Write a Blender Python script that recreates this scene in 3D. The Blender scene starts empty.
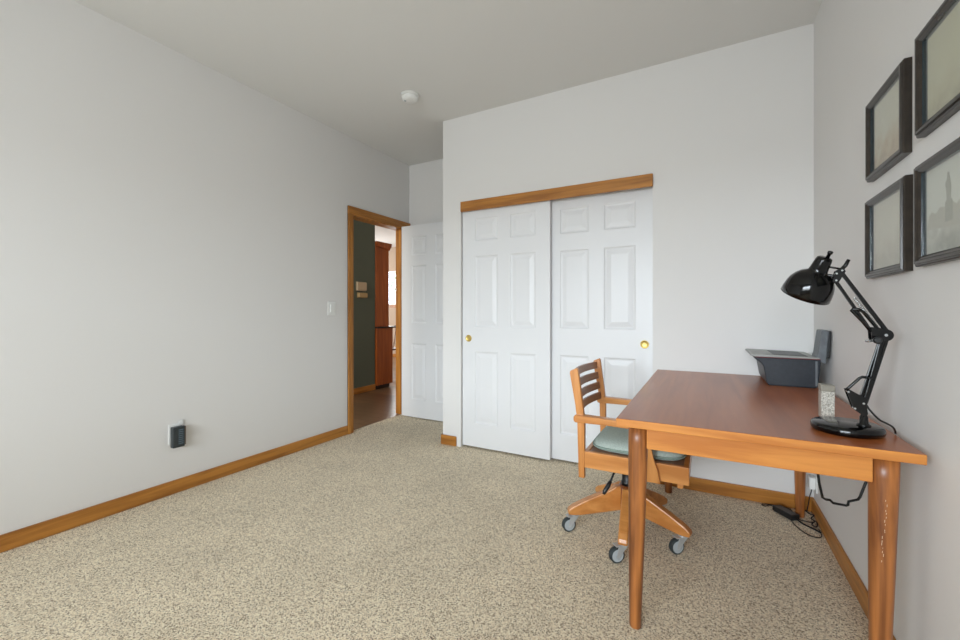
import bpy, bmesh, math, random
from mathutils import Vector, Matrix, noise
random.seed(7)
sc = bpy.context.scene
col = sc.collection
R = math.radians

# ---------------------------------------------------------------- camera, world, lights, exposure
CAMZ = 1.12
cam = bpy.data.cameras.new('camera')
cam_o = bpy.data.objects.new('camera', cam); col.objects.link(cam_o)
cam.sensor_width = 36.0; cam.lens = 413.0 / 960.0 * 36.0
cam.shift_y = -8.0 / 960.0
cam.clip_start = 0.05
cam_o.location = (0, 0, CAMZ)
cam_o.rotation_euler = (R(90), 0, math.atan2(226.0, 413.0))
sc.camera = cam_o

world = bpy.data.worlds.new('sky'); sc.world = world
world.use_nodes = True
bg = world.node_tree.nodes['Background']
bg.inputs[0].default_value = (0.80, 0.90, 1.0, 1); bg.inputs[1].default_value = 1.6

def area(name, loc, aim, sx, sy, watts, color, spread=180):
    l = bpy.data.lights.new(name, 'AREA'); l.shape = 'RECTANGLE'
    l.size = sx; l.size_y = sy; l.energy = watts; l.color = color; l.spread = R(spread)
    o = bpy.data.objects.new(name, l); col.objects.link(o); o.location = loc
    o.rotation_euler = (Vector(aim) - Vector(loc)).to_track_quat('-Z', 'Y').to_euler()
    return o
area('window_daylight', (-0.95, -2.36, 1.42), (-0.95, 1.0, 0.55), 2.4, 1.15, 66, (0.90, 0.955, 1.0), 165)
area('sky_daylight', (-0.95, -12.0, 3.1), (-0.95, -2.2, 1.6), 13.0, 2.6, 1950, (0.78, 0.89, 1.0))
area('hall_fill', (-3.6, 0.9, 1.6), (-3.7, 3.0, 1.2), 1.0, 1.6, 34, (1.0, 0.93, 0.84))  # fill light added inside the hall, no window behind it
area('dining_side_fill', (-8.80, 6.2, 1.7), (-5.0, 6.0, 1.0), 2.2, 1.5, 110, (0.98, 0.97, 1.0))  # added light by an unseen side window, brightens the far room
area('dining_north_daylight', (-6.6, 8.35, 1.7), (-6.0, 5.0, 0.4), 1.7, 1.0, 45, (0.95, 0.98, 1.0))

sc.view_settings.view_transform = 'Standard'
sc.view_settings.look = 'None'
sc.view_settings.gamma = 1.0
sc.view_settings.use_curve_mapping = False
sc.view_settings.exposure = 0.19

# ---------------------------------------------------------------- materials
def s2l(c):
    return tuple(((v / 255) / 12.92 if v / 255 <= 0.04045 else (((v / 255) + 0.055) / 1.055) ** 2.4) for v in c) + (1,)

def mat(name, rgb, rough=0.5, metal=0.0, spec=0.5, coat=0.0):
    m = bpy.data.materials.new(name); m.use_nodes = True
    b = m.node_tree.nodes['Principled BSDF']
    b.inputs['Base Color'].default_value = s2l(rgb)
    b.inputs['Roughness'].default_value = rough
    b.inputs['Metallic'].default_value = metal
    b.inputs['Specular IOR Level'].default_value = spec
    b.inputs['Coat Weight'].default_value = coat
    return m

def N(m, t): return m.node_tree.nodes.new(t)
def Lk(m, a, b): m.node_tree.links.new(a, b)

def add_bump(m, scale, strength, dist, detail=3, space='Object'):
    b = m.node_tree.nodes['Principled BSDF']
    tc = N(m, 'ShaderNodeTexCoord'); n = N(m, 'ShaderNodeTexNoise'); bp = N(m, 'ShaderNodeBump')
    n.inputs['Scale'].default_value = scale; n.inputs['Detail'].default_value = detail
    bp.inputs['Strength'].default_value = strength; bp.inputs['Distance'].default_value = dist
    Lk(m, tc.outputs[space], n.inputs['Vector']); Lk(m, n.outputs['Fac'], bp.inputs['Height'])
    Lk(m, bp.outputs['Normal'], b.inputs['Normal'])

def mottled(name, c1, c2, scale, rough=0.6, bump=0.0, dist=0.001, detail=4, spec=0.4):
    m = mat(name, c1, rough, spec=spec); b = m.node_tree.nodes['Principled BSDF']
    tc = N(m, 'ShaderNodeTexCoord'); n = N(m, 'ShaderNodeTexNoise'); r = N(m, 'ShaderNodeValToRGB')
    n.inputs['Scale'].default_value = scale; n.inputs['Detail'].default_value = detail
    r.color_ramp.elements[0].position = 0.35; r.color_ramp.elements[1].position = 0.65
    r.color_ramp.elements[0].color = s2l(c1); r.color_ramp.elements[1].color = s2l(c2)
    Lk(m, tc.outputs['Object'], n.inputs['Vector']); Lk(m, n.outputs['Fac'], r.inputs[0]); Lk(m, r.outputs[0], b.inputs['Base Color'])
    if bump:
        bp = N(m, 'ShaderNodeBump'); bp.inputs['Strength'].default_value = bump; bp.inputs['Distance'].default_value = dist
        Lk(m, n.outputs['Fac'], bp.inputs['Height']); Lk(m, bp.outputs['Normal'], b.inputs['Normal'])
    return m

def wood(name, dark, light, axis='X', rough=0.35, coat=0.15, scale=1.0, patch=0.35, fine=0.25):
    """long-grained wood: fine streaks along one axis plus slow patches"""
    m = mat(name, light, rough, spec=0.45, coat=coat); b = m.node_tree.nodes['Principled BSDF']
    b.inputs['Coat Roughness'].default_value = 0.2
    tc = N(m, 'ShaderNodeTexCoord'); mp = N(m, 'ShaderNodeMapping')
    s = {'X': (2.2, 30, 30), 'Y': (30, 2.2, 30), 'Z': (30, 30, 2.2)}[axis]
    mp.inputs['Scale'].default_value = [v * scale for v in s]
    n1 = N(m, 'ShaderNodeTexNoise'); n1.inputs['Scale'].default_value = 1.0; n1.inputs['Detail'].default_value = 6; n1.inputs['Distortion'].default_value = 0.6
    mp2 = N(m, 'ShaderNodeMapping'); mp2.inputs['Scale'].default_value = [v * scale * 0.28 for v in s]
    n2 = N(m, 'ShaderNodeTexNoise'); n2.inputs['Scale'].default_value = 1.0; n2.inputs['Detail'].default_value = 3
    Lk(m, tc.outputs['Object'], mp.inputs[0]); Lk(m, mp.outputs[0], n1.inputs['Vector'])
    Lk(m, tc.outputs['Object'], mp2.inputs[0]); Lk(m, mp2.outputs[0], n2.inputs['Vector'])
    mx = N(m, 'ShaderNodeMix'); mx.data_type = 'FLOAT'; mx.inputs[0].default_value = patch
    Lk(m, n1.outputs['Fac'], mx.inputs[2]); Lk(m, n2.outputs['Fac'], mx.inputs[3])
    r = N(m, 'ShaderNodeValToRGB')
    r.color_ramp.elements[0].position = 0.40; r.color_ramp.elements[1].position = 0.60
    r.color_ramp.elements[0].color = s2l(dark); r.color_ramp.elements[1].color = s2l(light)
    Lk(m, mx.outputs[0], r.inputs[0]); Lk(m, r.outputs[0], b.inputs['Base Color'])
    bp = N(m, 'ShaderNodeBump'); bp.inputs['Strength'].default_value = fine; bp.inputs['Distance'].default_value = 0.0006
    Lk(m, n1.outputs['Fac'], bp.inputs['Height']); Lk(m, bp.outputs['Normal'], b.inputs['Normal'])
    return m

def glass_mat():
    m = bpy.data.materials.new('clear_glass'); m.use_nodes = True
    nt = m.node_tree; nt.nodes.clear()
    o = N(m, 'ShaderNodeOutputMaterial'); t = N(m, 'ShaderNodeBsdfTransparent'); g = N(m, 'ShaderNodeBsdfGlossy')
    g.inputs['Roughness'].default_value = 0.03; mx = N(m, 'ShaderNodeMixShader')
    lw = N(m, 'ShaderNodeLayerWeight'); pw = N(m, 'ShaderNodeMath'); pw.operation = 'POWER'; pw.inputs[1].default_value = 3.0
    f = N(m, 'ShaderNodeMath'); f.operation = 'MULTIPLY_ADD'; f.inputs[1].default_value = 0.45; f.inputs[2].default_value = 0.03
    Lk(m, lw.outputs['Facing'], pw.inputs[0]); Lk(m, pw.outputs[0], f.inputs[0])
    t.inputs[0].default_value = (0.99, 0.995, 0.99, 1)
    Lk(m, f.outputs[0], mx.inputs[0]); Lk(m, t.outputs[0], mx.inputs[1]); Lk(m, g.outputs[0], mx.inputs[2]); Lk(m, mx.outputs[0], o.inputs[0])
    return m

def carpet_mat():
    m = mat('beige_carpet', (180, 168, 148), 1.0, spec=0.05); b = m.node_tree.nodes['Principled BSDF']
    tc = N(m, 'ShaderNodeTexCoord')
    v = N(m, 'ShaderNodeTexVoronoi'); v.inputs['Scale'].default_value = 250
    n1 = N(m, 'ShaderNodeTexNoise'); n1.inputs['Scale'].default_value = 210; n1.inputs['Detail'].default_value = 5; n1.inputs['Roughness'].default_value = 0.7
    n2 = N(m, 'ShaderNodeTexNoise'); n2.inputs['Scale'].default_value = 3.0; n2.inputs['Detail'].default_value = 4
    for n in (v, n1, n2): Lk(m, tc.outputs['Object'], n.inputs['Vector'])
    sep = N(m, 'ShaderNodeSeparateColor'); Lk(m, v.outputs['Color'], sep.inputs[0])
    mx = N(m, 'ShaderNodeMix'); mx.data_type = 'FLOAT'; mx.inputs[0].default_value = 0.60
    Lk(m, sep.outputs[0], mx.inputs[2]); Lk(m, n1.outputs['Fac'], mx.inputs[3])
    r = N(m, 'ShaderNodeValToRGB'); cr = r.color_ramp
    cr.elements[0].position = 0.29; cr.elements[0].color = s2l((104, 86, 68))
    cr.elements[1].position = 0.72; cr.elements[1].color = s2l((255, 246, 222))
    e = cr.elements.new(0.40); e.color = s2l((205, 187, 159))
    e = cr.elements.new(0.52); e.color = s2l((234, 217, 188))
    Lk(m, mx.outputs[0], r.inputs[0])
    hs = N(m, 'ShaderNodeHueSaturation'); mr = N(m, 'ShaderNodeMapRange')
    mr.inputs[1].default_value = 0.3; mr.inputs[2].default_value = 0.7; mr.inputs[3].default_value = 0.93; mr.inputs[4].default_value = 1.06
    Lk(m, n2.outputs['Fac'], mr.inputs[0]); Lk(m, mr.outputs[0], hs.inputs['Value']); Lk(m, r.outputs[0], hs.inputs['Color'])
    Lk(m, hs.outputs[0], b.inputs['Base Color'])
    bp = N(m, 'ShaderNodeBump'); bp.inputs['Strength'].default_value = 0.6; bp.inputs['Distance'].default_value = 0.006
    Lk(m, mx.outputs[0], bp.inputs['Height']); Lk(m, bp.outputs['Normal'], b.inputs['Normal'])
    b.inputs['Sheen Weight'].default_value = 0.1
    return m

def plank_mat():
    m = mat('brown_plank_floor', (110, 85, 65), 0.28, spec=0.5); b = m.node_tree.nodes['Principled BSDF']
    tc = N(m, 'ShaderNodeTexCoord'); mp = N(m, 'ShaderNodeMapping'); mp.inputs['Rotation'].default_value = (0, 0, 0)
    br = N(m, 'ShaderNodeTexBrick'); br.inputs['Scale'].default_value = 1.0
    br.inputs['Brick Width'].default_value = 1.2; br.inputs['Row Height'].default_value = 0.14; br.inputs['Mortar Size'].default_value = 0.002
    br.inputs['Color1'].default_value = s2l((140, 110, 84)); br.inputs['Color2'].default_value = s2l((104, 80, 61)); br.inputs['Mortar'].default_value = s2l((45, 33, 25))
    Lk(m, tc.outputs['Object'], mp.inputs[0]); Lk(m, mp.outputs[0], br.inputs['Vector'])
    mp2 = N(m, 'ShaderNodeMapping'); mp2.inputs['Scale'].default_value = (3, 40, 3)
    n = N(m, 'ShaderNodeTexNoise'); n.inputs['Detail'].default_value = 5
    Lk(m, tc.outputs['Object'], mp2.inputs[0]); Lk(m, mp2.outputs[0], n.inputs['Vector'])
    hs = N(m, 'ShaderNodeHueSaturation'); mr = N(m, 'ShaderNodeMapRange'); mr.inputs[3].default_value = 0.7; mr.inputs[4].default_value = 1.3
    Lk(m, n.outputs['Fac'], mr.inputs[0]); Lk(m, mr.outputs[0], hs.inputs['Value']); Lk(m, br.outputs['Color'], hs.inputs['Color'])
    Lk(m, hs.outputs[0], b.inputs['Base Color'])
    return m

M = {}
M['wall'] = mat('white_wall_paint', (227, 225, 222.5), 0.75, spec=0.25); add_bump(M['wall'], 130, 0.12, 0.002)
M['ceiling'] = mat('ceiling_paint', (228, 227, 224), 0.9, spec=0.1); add_bump(M['ceiling'], 110, 0.15, 0.002)
M['beige'] = mat('beige_wall_paint', (188, 170, 150), 0.8, spec=0.2)
M['green'] = mat('dark_green_wall_paint', (100, 110, 100), 0.7, spec=0.3); add_bump(M['green'], 130, 0.12, 0.002)
M['closet'] = mat('closet_interior_paint', (190, 188, 185), 0.9)
M['carpet'] = carpet_mat()
M['plank'] = plank_mat()
for a in 'XYZ':
    M['oak' + a] = wood('oak_trim_' + a, (150, 94, 34), (190, 128, 54), a, 0.38, 0.1)
    M['honey' + a] = wood('honey_chair_wood_' + a, (186, 118, 56), (212, 146, 80), a, 0.33, 0.2)
    M['desk' + a] = wood('orange_desk_wood_' + a, (180, 108, 44), (210, 140, 66), a, 0.33, 0.2)
M['slat'] = wood('brown_slat_wood', (128, 88, 64), (154, 112, 84), 'Y', 0.35, 0.2)
M['legwood'] = wood('cherry_leg_wood', (104, 56, 24), (182, 114, 58), 'Z', 0.38, 0.12, 1.3, 0.5)
M['legdark'] = wood('dark_base_wood', (116, 62, 30), (146, 82, 42), 'X', 0.3, 0.25)
M['desktop'] = wood('red_brown_desktop', (152, 80, 36), (174, 98, 50), 'Y', 0.30, 0.12, 0.7, 0.5, 0.1)
M['cherry'] = wood('cherry_cabinet_wood', (152, 76, 26), (180, 96, 38), 'Z', 0.4, 0.1)
M['darktop'] = mat('dark_counter', (40, 26, 20), 0.35)
M['door'] = mat('white_door_enamel', (229, 229, 230), 0.36, spec=0.4); add_bump(M['door'], 45, 0.06, 0.001)
M['doorgrain'] = M['door']
M['brass'] = mat('brass', (206, 178, 104), 0.38, 0.8)
M['brassdk'] = mat('brass_cup', (120, 96, 48), 0.35, 1.0)
M['white'] = mat('white_plastic', (235, 235, 232), 0.35)
M['offwhite'] = mat('beige_plastic', (206, 188, 160), 0.45)
M['tan'] = mat('tan_plastic', (196, 170, 124), 0.45)
M['black'] = mat('gloss_black_enamel', (5, 5, 6), 0.12, spec=0.35, coat=0.15)
M['blackp'] = mat('black_plastic', (22, 23, 25), 0.4)
M['cord'] = mat('black_cord', (14, 14, 15), 0.45)
M['chrome'] = mat('chrome', (205, 208, 210), 0.18, 1.0)
M['zinc'] = mat('zinc_metal', (200, 206, 210), 0.32, 0.55)
M['rubber'] = mat('dark_grey_rubber', (44, 52, 54), 0.55)
M['greydisc'] = mat('grey_wheel_plastic', (178, 186, 190), 0.4)
M['printer'] = mottled('charcoal_printer_plastic', (26, 31, 38), (33, 38, 46), 60, 0.42, 0.1, 0.0004)
M['printerlid'] = mat('silver_grey_printer_lid', (150, 150, 146), 0.4)
M['printergrey'] = mottled('grey_paper_support', (92, 96, 100), (104, 108, 112), 50, 0.45)
M['red'] = mat('dark_red_line', (110, 28, 34), 0.5)
M['cushion'] = mottled('sage_cushion_fabric', (160, 172, 164), (176, 188, 180), 160, 0.9, 0.5, 0.002, spec=0.1)
M['cushiontrim'] = mottled('dark_sage_piping', (124, 140, 130), (140, 156, 146), 200, 0.9, 0.3)
M['frame'] = mottled('black_brown_frame_wood', (44, 38, 33), (55, 48, 41), 30, 0.24)
M['framein'] = mat('frame_lip_highlight', (38, 52, 60), 0.2)  # bluish highlight of the inner lip, put into the base colour
M['backing'] = mat('frame_backing', (90, 80, 65), 0.8)
M['glass'] = glass_mat()
M['bark'] = mat('bark', (90, 75, 60), 0.9)
M['leaf'] = mottled('green_leaves', (100, 140, 80), (150, 185, 120), 3, 0.8)
M['grass'] = mottled('lawn', (90, 130, 60), (120, 150, 80), 3, 0.9)
M['darkgrey'] = mottled('dark_grey_ribbed_plastic', (48, 54, 56), (58, 64, 66), 120, 0.4)
M['ribs'] = mat('steel_blue_ribs', (92, 110, 122), 0.4)
M['brownp'] = mat('brown_end_strip', (122, 108, 98), 0.5)
M['bulb'] = mat('frosted_bulb', (240, 238, 230), 0.4)
M['chairwood'] = wood('dining_chair_wood', (92, 52, 30), (120, 72, 42), 'Z', 0.4, 0.2)
M['scr'] = mat('bare_wood_scratch', (205, 178, 150), 0.7)
M['pale'] = mat('pale_chair_paint', (226, 212, 205), 0.4)

# ---------------------------------------------------------------- mesh helpers
class MB:
    def __init__(s): s.bm = bmesh.new(); s.mi = 0
    def _f(s, vs, smooth=False):
        try: f = s.bm.faces.new(vs)
        except ValueError: return
        f.material_index = s.mi; f.smooth = smooth
    def box(s, x0, x1, y0, y1, z0, z1):
        v = [s.bm.verts.new(p) for p in ((x0,y0,z0),(x1,y0,z0),(x1,y1,z0),(x0,y1,z0),(x0,y0,z1),(x1,y0,z1),(x1,y1,z1),(x0,y1,z1))]
        for q in ((3,2,1,0),(4,5,6,7),(0,1,5,4),(1,2,6,5),(2,3,7,6),(3,0,4,7)): s._f([v[i] for i in q])
        return s
    def bar(s, a, b, w, t, up=(0,0,1), w2=None, t2=None):
        a, b = Vector(a), Vector(b); d = (b - a).normalized(); up = Vector(up)
        r = d.cross(up)
        if r.length < 1e-4: r = d.cross(Vector((1, 0, 0)))
        r.normalize(); u = r.cross(d).normalized()
        vs = []
        for p, ww, tt in ((a, w, t), (b, w2 or w, t2 or t)):
            for i, j in ((-1,-1),(1,-1),(1,1),(-1,1)): vs.append(s.bm.verts.new(p + r * i * ww / 2 + u * j * tt / 2))
        for q in ((0,1,2,3),(7,6,5,4),(1,0,4,5),(2,1,5,6),(3,2,6,7),(0,3,7,4)): s._f([vs[i] for i in q])
        return s
    def tube(s, pts, r, n=10, rend=None, caps=True):
        pts = [Vector(p) for p in pts]; rings = []; prev = None
        for i, p in enumerate(pts):
            d = (pts[min(i+1, len(pts)-1)] - pts[max(i-1, 0)]).normalized()
            if prev is None:
                u = d.orthogonal().normalized()
            else:
                u = (prev - d * prev.dot(d)).normalized()
            prev = u; w = d.cross(u)
            rr = r[i] if isinstance(r, (list, tuple)) else r
            rings.append([s.bm.verts.new(p + (u * math.cos(2*math.pi*k/n) + w * math.sin(2*math.pi*k/n)) * rr) for k in range(n)])
        for a, b in zip(rings, rings[1:]):
            for k in range(n): s._f([a[k], a[(k+1)%n], b[(k+1)%n], b[k]], True)
        if caps: s._f(rings[0][::-1]); s._f(rings[-1])
        return s
    def lathe(s, prof, org=(0,0,0), axis=(0,0,1), n=32, sx=1.0, sy=1.0, smooth=True, xdir=None):
        """prof: list of (radius, distance along axis)"""
        org = Vector(org); ax = Vector(axis).normalized(); u = Vector(xdir) if xdir else ax.orthogonal(); u = (u - ax * u.dot(ax)).normalized(); w = ax.cross(u)
        rings = []
        for r, t in prof:
            if r < 1e-6: rings.append([s.bm.verts.new(org + ax * t)])
            else: rings.append([s.bm.verts.new(org + ax * t + u * r * sx * math.cos(2*math.pi*k/n) + w * r * sy * math.sin(2*math.pi*k/n)) for k in range(n)])
        for a, b in zip(rings, rings[1:]):
            if len(a) == 1 and len(b) == 1: continue
            for k in range(n):
                if len(a) == 1: s._f([a[0], b[(k+1)%n], b[k]], smooth)
                elif len(b) == 1: s._f([a[k], a[(k+1)%n], b[0]], smooth)
                else: s._f([a[k], a[(k+1)%n], b[(k+1)%n], b[k]], smooth)
        if len(rings[0]) > 1: s._f(rings[0][::-1])
        if len(rings[-1]) > 1: s._f(rings[-1])
        return s
    def prism(s, poly, o, u, v, h):
        """polygon (a,b) -> o + a*u + b*v, extruded along h"""
        o, u, v, h = Vector(o), Vector(u), Vector(v), Vector(h)
        A = [s.bm.verts.new(o + u*a + v*b) for a, b in poly]; B = [s.bm.verts.new(o + u*a + v*b + h) for a, b in poly]
        s._f(A[::-1]); s._f(B)
        for k in range(len(A)): s._f([A[k], A[(k+1)%len(A)], B[(k+1)%len(A)], B[k]])
        return s
    def build(s, name, mats, parent=None, bevel=0, seg=2, label=None, smooth_angle=None):
        bmesh.ops.recalc_face_normals(s.bm, faces=s.bm.faces)
        off = parent_world(parent)
        bmesh.ops.translate(s.bm, vec=-off, verts=s.bm.verts)
        if parent is None:
            # origin at the base centre of the object
            xs = [v.co for v in s.bm.verts]
            c = Vector(((min(v.x for v in xs)+max(v.x for v in xs))/2, (min(v.y for v in xs)+max(v.y for v in xs))/2, min(v.z for v in xs)))
            bmesh.ops.translate(s.bm, vec=-c, verts=s.bm.verts)
        me = bpy.data.meshes.new(name); s.bm.to_mesh(me); s.bm.free()
        o = bpy.data.objects.new(name, me); col.objects.link(o)
        for m in (mats if isinstance(mats, (list, tuple)) else [mats]): me.materials.append(m)
        if parent is None: o.location = c
        else: o.parent = parent
        if bevel:
            b = o.modifiers.new('bevel', 'BEVEL'); b.width = bevel; b.segments = seg; b.limit_method = 'ANGLE'; b.angle_limit = R(40)
        if label: o['label'] = label
        return o

def parent_world(p):
    v = Vector((0, 0, 0))
    while p is not None: v = v + p.location; p = p.parent
    return v
def thing(name, label, cat, loc, group=None):
    o = bpy.data.objects.new(name, None); col.objects.link(o); o.location = loc; o.empty_display_size = 0.1
    o['label'] = label; o['category'] = cat
    if group: o['group'] = group
    return o
def tag(o, label, cat, group=None):
    o['label'] = label; o['category'] = cat
    if group: o['group'] = group
    return o
def struct(o, label, cat):
    o['kind'] = 'structure'; o['label'] = label; o['category'] = cat; return o

def spline(pts, n=8):
    pts = [Vector(p) for p in pts]; P = [pts[0]] + pts + [pts[-1]]; out = []
    for i in range(1, len(P) - 2):
        for k in range(n):
            t = k / n; a, b, c, d = P[i-1], P[i], P[i+1], P[i+2]
            out.append(0.5 * ((2*b) + (c-a)*t + (2*a-5*b+4*c-d)*t*t + (3*b-a-3*c+d)*t**3))
    out.append(pts[-1]); return out

def wall_with_holes(axis, p0, p1, a0, a1, z0, z1, holes):
    """slab between p0..p1 on 'axis', spanning a0..a1 and z0..z1, with rectangular openings (a,b,z,z)"""
    As = sorted({a0, a1, *[h[0] for h in holes], *[h[1] for h in holes]}); Zs = sorted({z0, z1, *[h[2] for h in holes], *[h[3] for h in holes]})
    inside = lambda a, z: a0 < a < a1 and z0 < z < z1 and not any(h[0] < a < h[1] and h[2] < z < h[3] for h in holes)
    mb = MB(); V = {}
    def vert(p, a, z):
        k = (p, a, z)
        if k not in V: V[k] = mb.bm.verts.new((p, a, z) if axis == 'X' else (a, p, z))
        return V[k]
    for i in range(len(As)-1):
        for j in range(len(Zs)-1):
            a, b, c, d = As[i], As[i+1], Zs[j], Zs[j+1]; ma, mz = (a+b)/2, (c+d)/2
            if not inside(ma, mz): continue
            for p in (p0, p1): mb._f([vert(p,a,c), vert(p,b,c), vert(p,b,d), vert(p,a,d)])
            da, db = As[i-1] if i else a-1, As[i+2] if i+2 < len(As) else b+1
            if not inside((da+a)/2 if i else a-1, mz): mb._f([vert(p0,a,c), vert(p1,a,c), vert(p1,a,d), vert(p0,a,d)])
            if not inside((b+db)/2 if i+2 < len(As) else b+1, mz): mb._f([vert(p0,b,c), vert(p1,b,c), vert(p1,b,d), vert(p0,b,d)])
            if not (j and inside(ma, (Zs[j-1]+c)/2)): mb._f([vert(p0,a,c), vert(p1,a,c), vert(p1,b,c), vert(p0,b,c)])
            if not (j+2 < len(Zs) and inside(ma, (d+Zs[j+2])/2)): mb._f([vert(p0,a,d), vert(p1,a,d), vert(p1,b,d), vert(p0,b,d)])
    return mb

# ---------------------------------------------------------------- room shell
LX, RX, BY, AY, NY, CZ = -2.885, 0.53, 2.93, 3.64, -2.20, 2.74
CX = -1.962                                   # closet block corner
DY0, DY1, DZ = 2.80, 3.565, 2.03              # entry door opening
OX0, OX1, OZ = -1.785, -0.308, 2.00           # closet opening

struct(MB().box(-2.93, RX+0.12, NY-0.12, AY+0.12, -0.10, 0.0).build('floor', M['carpet']), 'beige speckled cut pile carpet covering the room floor', 'floor')
struct(MB().box(-9.2, -2.93, 0.5, 8.4, -0.10, -0.004).build('floor_hall', M['plank']), 'dark brown wood plank floor of the hall beyond the doorway', 'floor')
struct(MB().box(LX-0.115, RX+0.12, NY-0.12, AY+0.12, CZ, CZ+0.1).build('ceiling', M['ceiling']), 'flat warm grey white bedroom ceiling', 'ceiling')
struct(wall_with_holes('X', LX-0.115, LX, NY-0.12, AY+0.12, 0, CZ, [(DY0, DY1, -1, DZ)]).build('wall_left', M['wall']), 'long white left wall with the doorway at its far end', 'wall')
struct(MB().box(RX, RX+0.12, NY-0.12, AY+0.12, 0, CZ).build('wall_right', M['wall']), 'white right wall behind desk with the framed pictures', 'wall')
struct(MB().box(LX, RX, AY, AY+0.12, 0, CZ).build('wall_alcove', M['wall']), 'white wall of the alcove behind the open door', 'wall')
struct(wall_with_holes('Y', BY, BY+0.115, CX, RX, 0, CZ, [(OX0, OX1, -1, OZ)]).build('wall_back', M['wall']), 'white back wall with the closet opening', 'wall')
struct(MB().box(CX, CX+0.1, BY+0.115, AY, 0, CZ).build('wall_closet_side', M['wall']), 'side wall of the closet block facing the alcove', 'wall')
WX0, WX1, WZ0, WZ1 = -2.15, 0.25, 0.85, 2.02
struct(wall_with_holes('Y', NY-0.12, NY, LX, RX, 0, CZ, [(WX0, WX1, WZ0, WZ1)]).build('wall_rear', M['wall']), 'white wall with a wide window behind the viewer', 'wall')

w = MB()
w.box(WX0, WX1, NY-0.09, NY-0.03, WZ0, WZ0+0.05).box(WX0, WX1, NY-0.09, NY-0.03, WZ1-0.05, WZ1).box(WX0, WX0+0.05, NY-0.09, NY-0.03, WZ0+0.05, WZ1-0.05).box(WX1-0.05, WX1, NY-0.09, NY-0.03, WZ0+0.05, WZ1-0.05).box(-0.975, -0.925, NY-0.09, NY-0.03, WZ0+0.05, WZ1-0.05)
wo = struct(w.build('window_1', M['white'], bevel=0.004), 'white framed sliding window behind the viewer', 'window')
for x0, x1 in ((WX0+0.05, -0.975), (-0.925, WX1-0.05)):
    MB().box(x0, x1, NY-0.063, NY-0.058, WZ0+0.05, WZ1-0.05).build('pane', M['glass'], wo)

# baseboards: a flat board with an eased top
def baseboard(name, label, segs, axis_mat):
    mb = MB()
    for (x0, x1, y0, y1) in segs: mb.box(x0, x1, y0, y1, 0.0, 0.082)
    return struct(mb.build(name, M[axis_mat], bevel=0.004), label, 'baseboard')
T = 0.014
baseboard('baseboard_left', 'golden oak baseboard along the left wall', [(LX, LX+T, NY, 2.735)], 'oakY')
baseboard('baseboard_right', 'golden oak baseboard along the right wall under the desk', [(RX-T, RX, NY, BY-T)], 'oakY')
baseboard('baseboard_back', 'oak baseboard on back wall between closet and right corner', [(-0.29, RX, BY-T, BY)], 'oakX')
baseboard('baseboard_closet', 'short oak baseboard piece left of the closet doors', [(CX-T, -1.825, BY-T, BY)], 'oakX')
baseboard('baseboard_closet_side', 'oak baseboard on the side of the closet block', [(CX-T, CX, BY, AY)], 'oakY')
baseboard('baseboard_alcove', 'oak baseboard on the alcove wall behind the door', [(LX+0.02, CX-T, AY-T, AY)], 'oakX')
baseboard('baseboard_rear', 'oak baseboard under the window behind the viewer', [(LX+T, RX-T, NY, NY+T)], 'oakX')

# entry doorway: casing on the room side, jamb lining, hall side casing
def profile_casing(mb, axis):
    pass
cas = MB()
def casing_v(mb, xf, sgn, y0, y1, z0, z1):
    mb.box(*sorted((xf, xf + sgn*0.012)), y0, y1, z0, z1)
    mb.box(*sorted((xf, xf + sgn*0.018)), y0 + (0.0 if y0 < DY0 else 0.018), y1 - (0.018 if y0 < DY0 else 0.0), z0, z1)
o = MB(); casing_v(o, LX, 1, DY0-0.062, DY0+0.004, 0, DZ+0.0); struct(o.build('trim_1', M['oakZ'], bevel=0.003), 'near upright oak casing of the doorway', 'door casing')
o = MB(); o.box(LX, LX+0.014, DY1-0.004, AY-0.012, 0, DZ); struct(o.build('trim_2', M['oakZ'], bevel=0.003), 'far upright oak casing behind the open door', 'door casing')
o = MB(); o.box(LX, LX+0.012, DY0-0.062, AY-0.001, DZ-0.004, DZ+0.068).box(LX, LX+0.018, DY0-0.062, AY-0.001, DZ+0.018, DZ+0.068)
struct(o.build('trim_3', M['oakY'], bevel=0.003), 'oak head casing above the doorway', 'door casing')
o = MB(); o.box(LX-0.125, LX+0.001, DY0, DY0+0.014, 0, DZ-0.004).box(LX-0.125, LX+0.001, DY1-0.006, DY1+0.008, 0, DZ-0.004).box(LX-0.125, LX+0.001, DY0, DY1+0.008, DZ-0.012, DZ+0.002)
o.box(LX-0.075, LX-0.045, DY0+0.014, DY0+0.026, 0, DZ-0.012).box(LX-0.075, LX-0.045, DY1-0.016, DY1-0.006, 0, DZ-0.012)
struct(o.build('trim_4', M['oakZ'], bevel=0.002), 'oak jamb lining the doorway', 'door jamb')
o = MB(); o.box(LX-0.129, LX-0.115, DY0-0.062, DY0, 0, DZ).box(LX-0.129, LX-0.115, DY1, DY1+0.062, 0, DZ).box(LX-0.129, LX-0.115, DY0-0.062, DY1+0.062, DZ, DZ+0.065)
struct(o.build('trim_5', M['oakZ'], bevel=0.003), 'oak casing on the hall side of the doorway', 'door casing')

# closet header fascia board (hides the track)
struct(MB().box(-1.778, -0.306, BY-0.020, BY, 1.945, 2.028).build('trim_6', M['oakX'], bevel=0.003), 'oak fascia board above the sliding closet doors', 'closet header')

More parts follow.
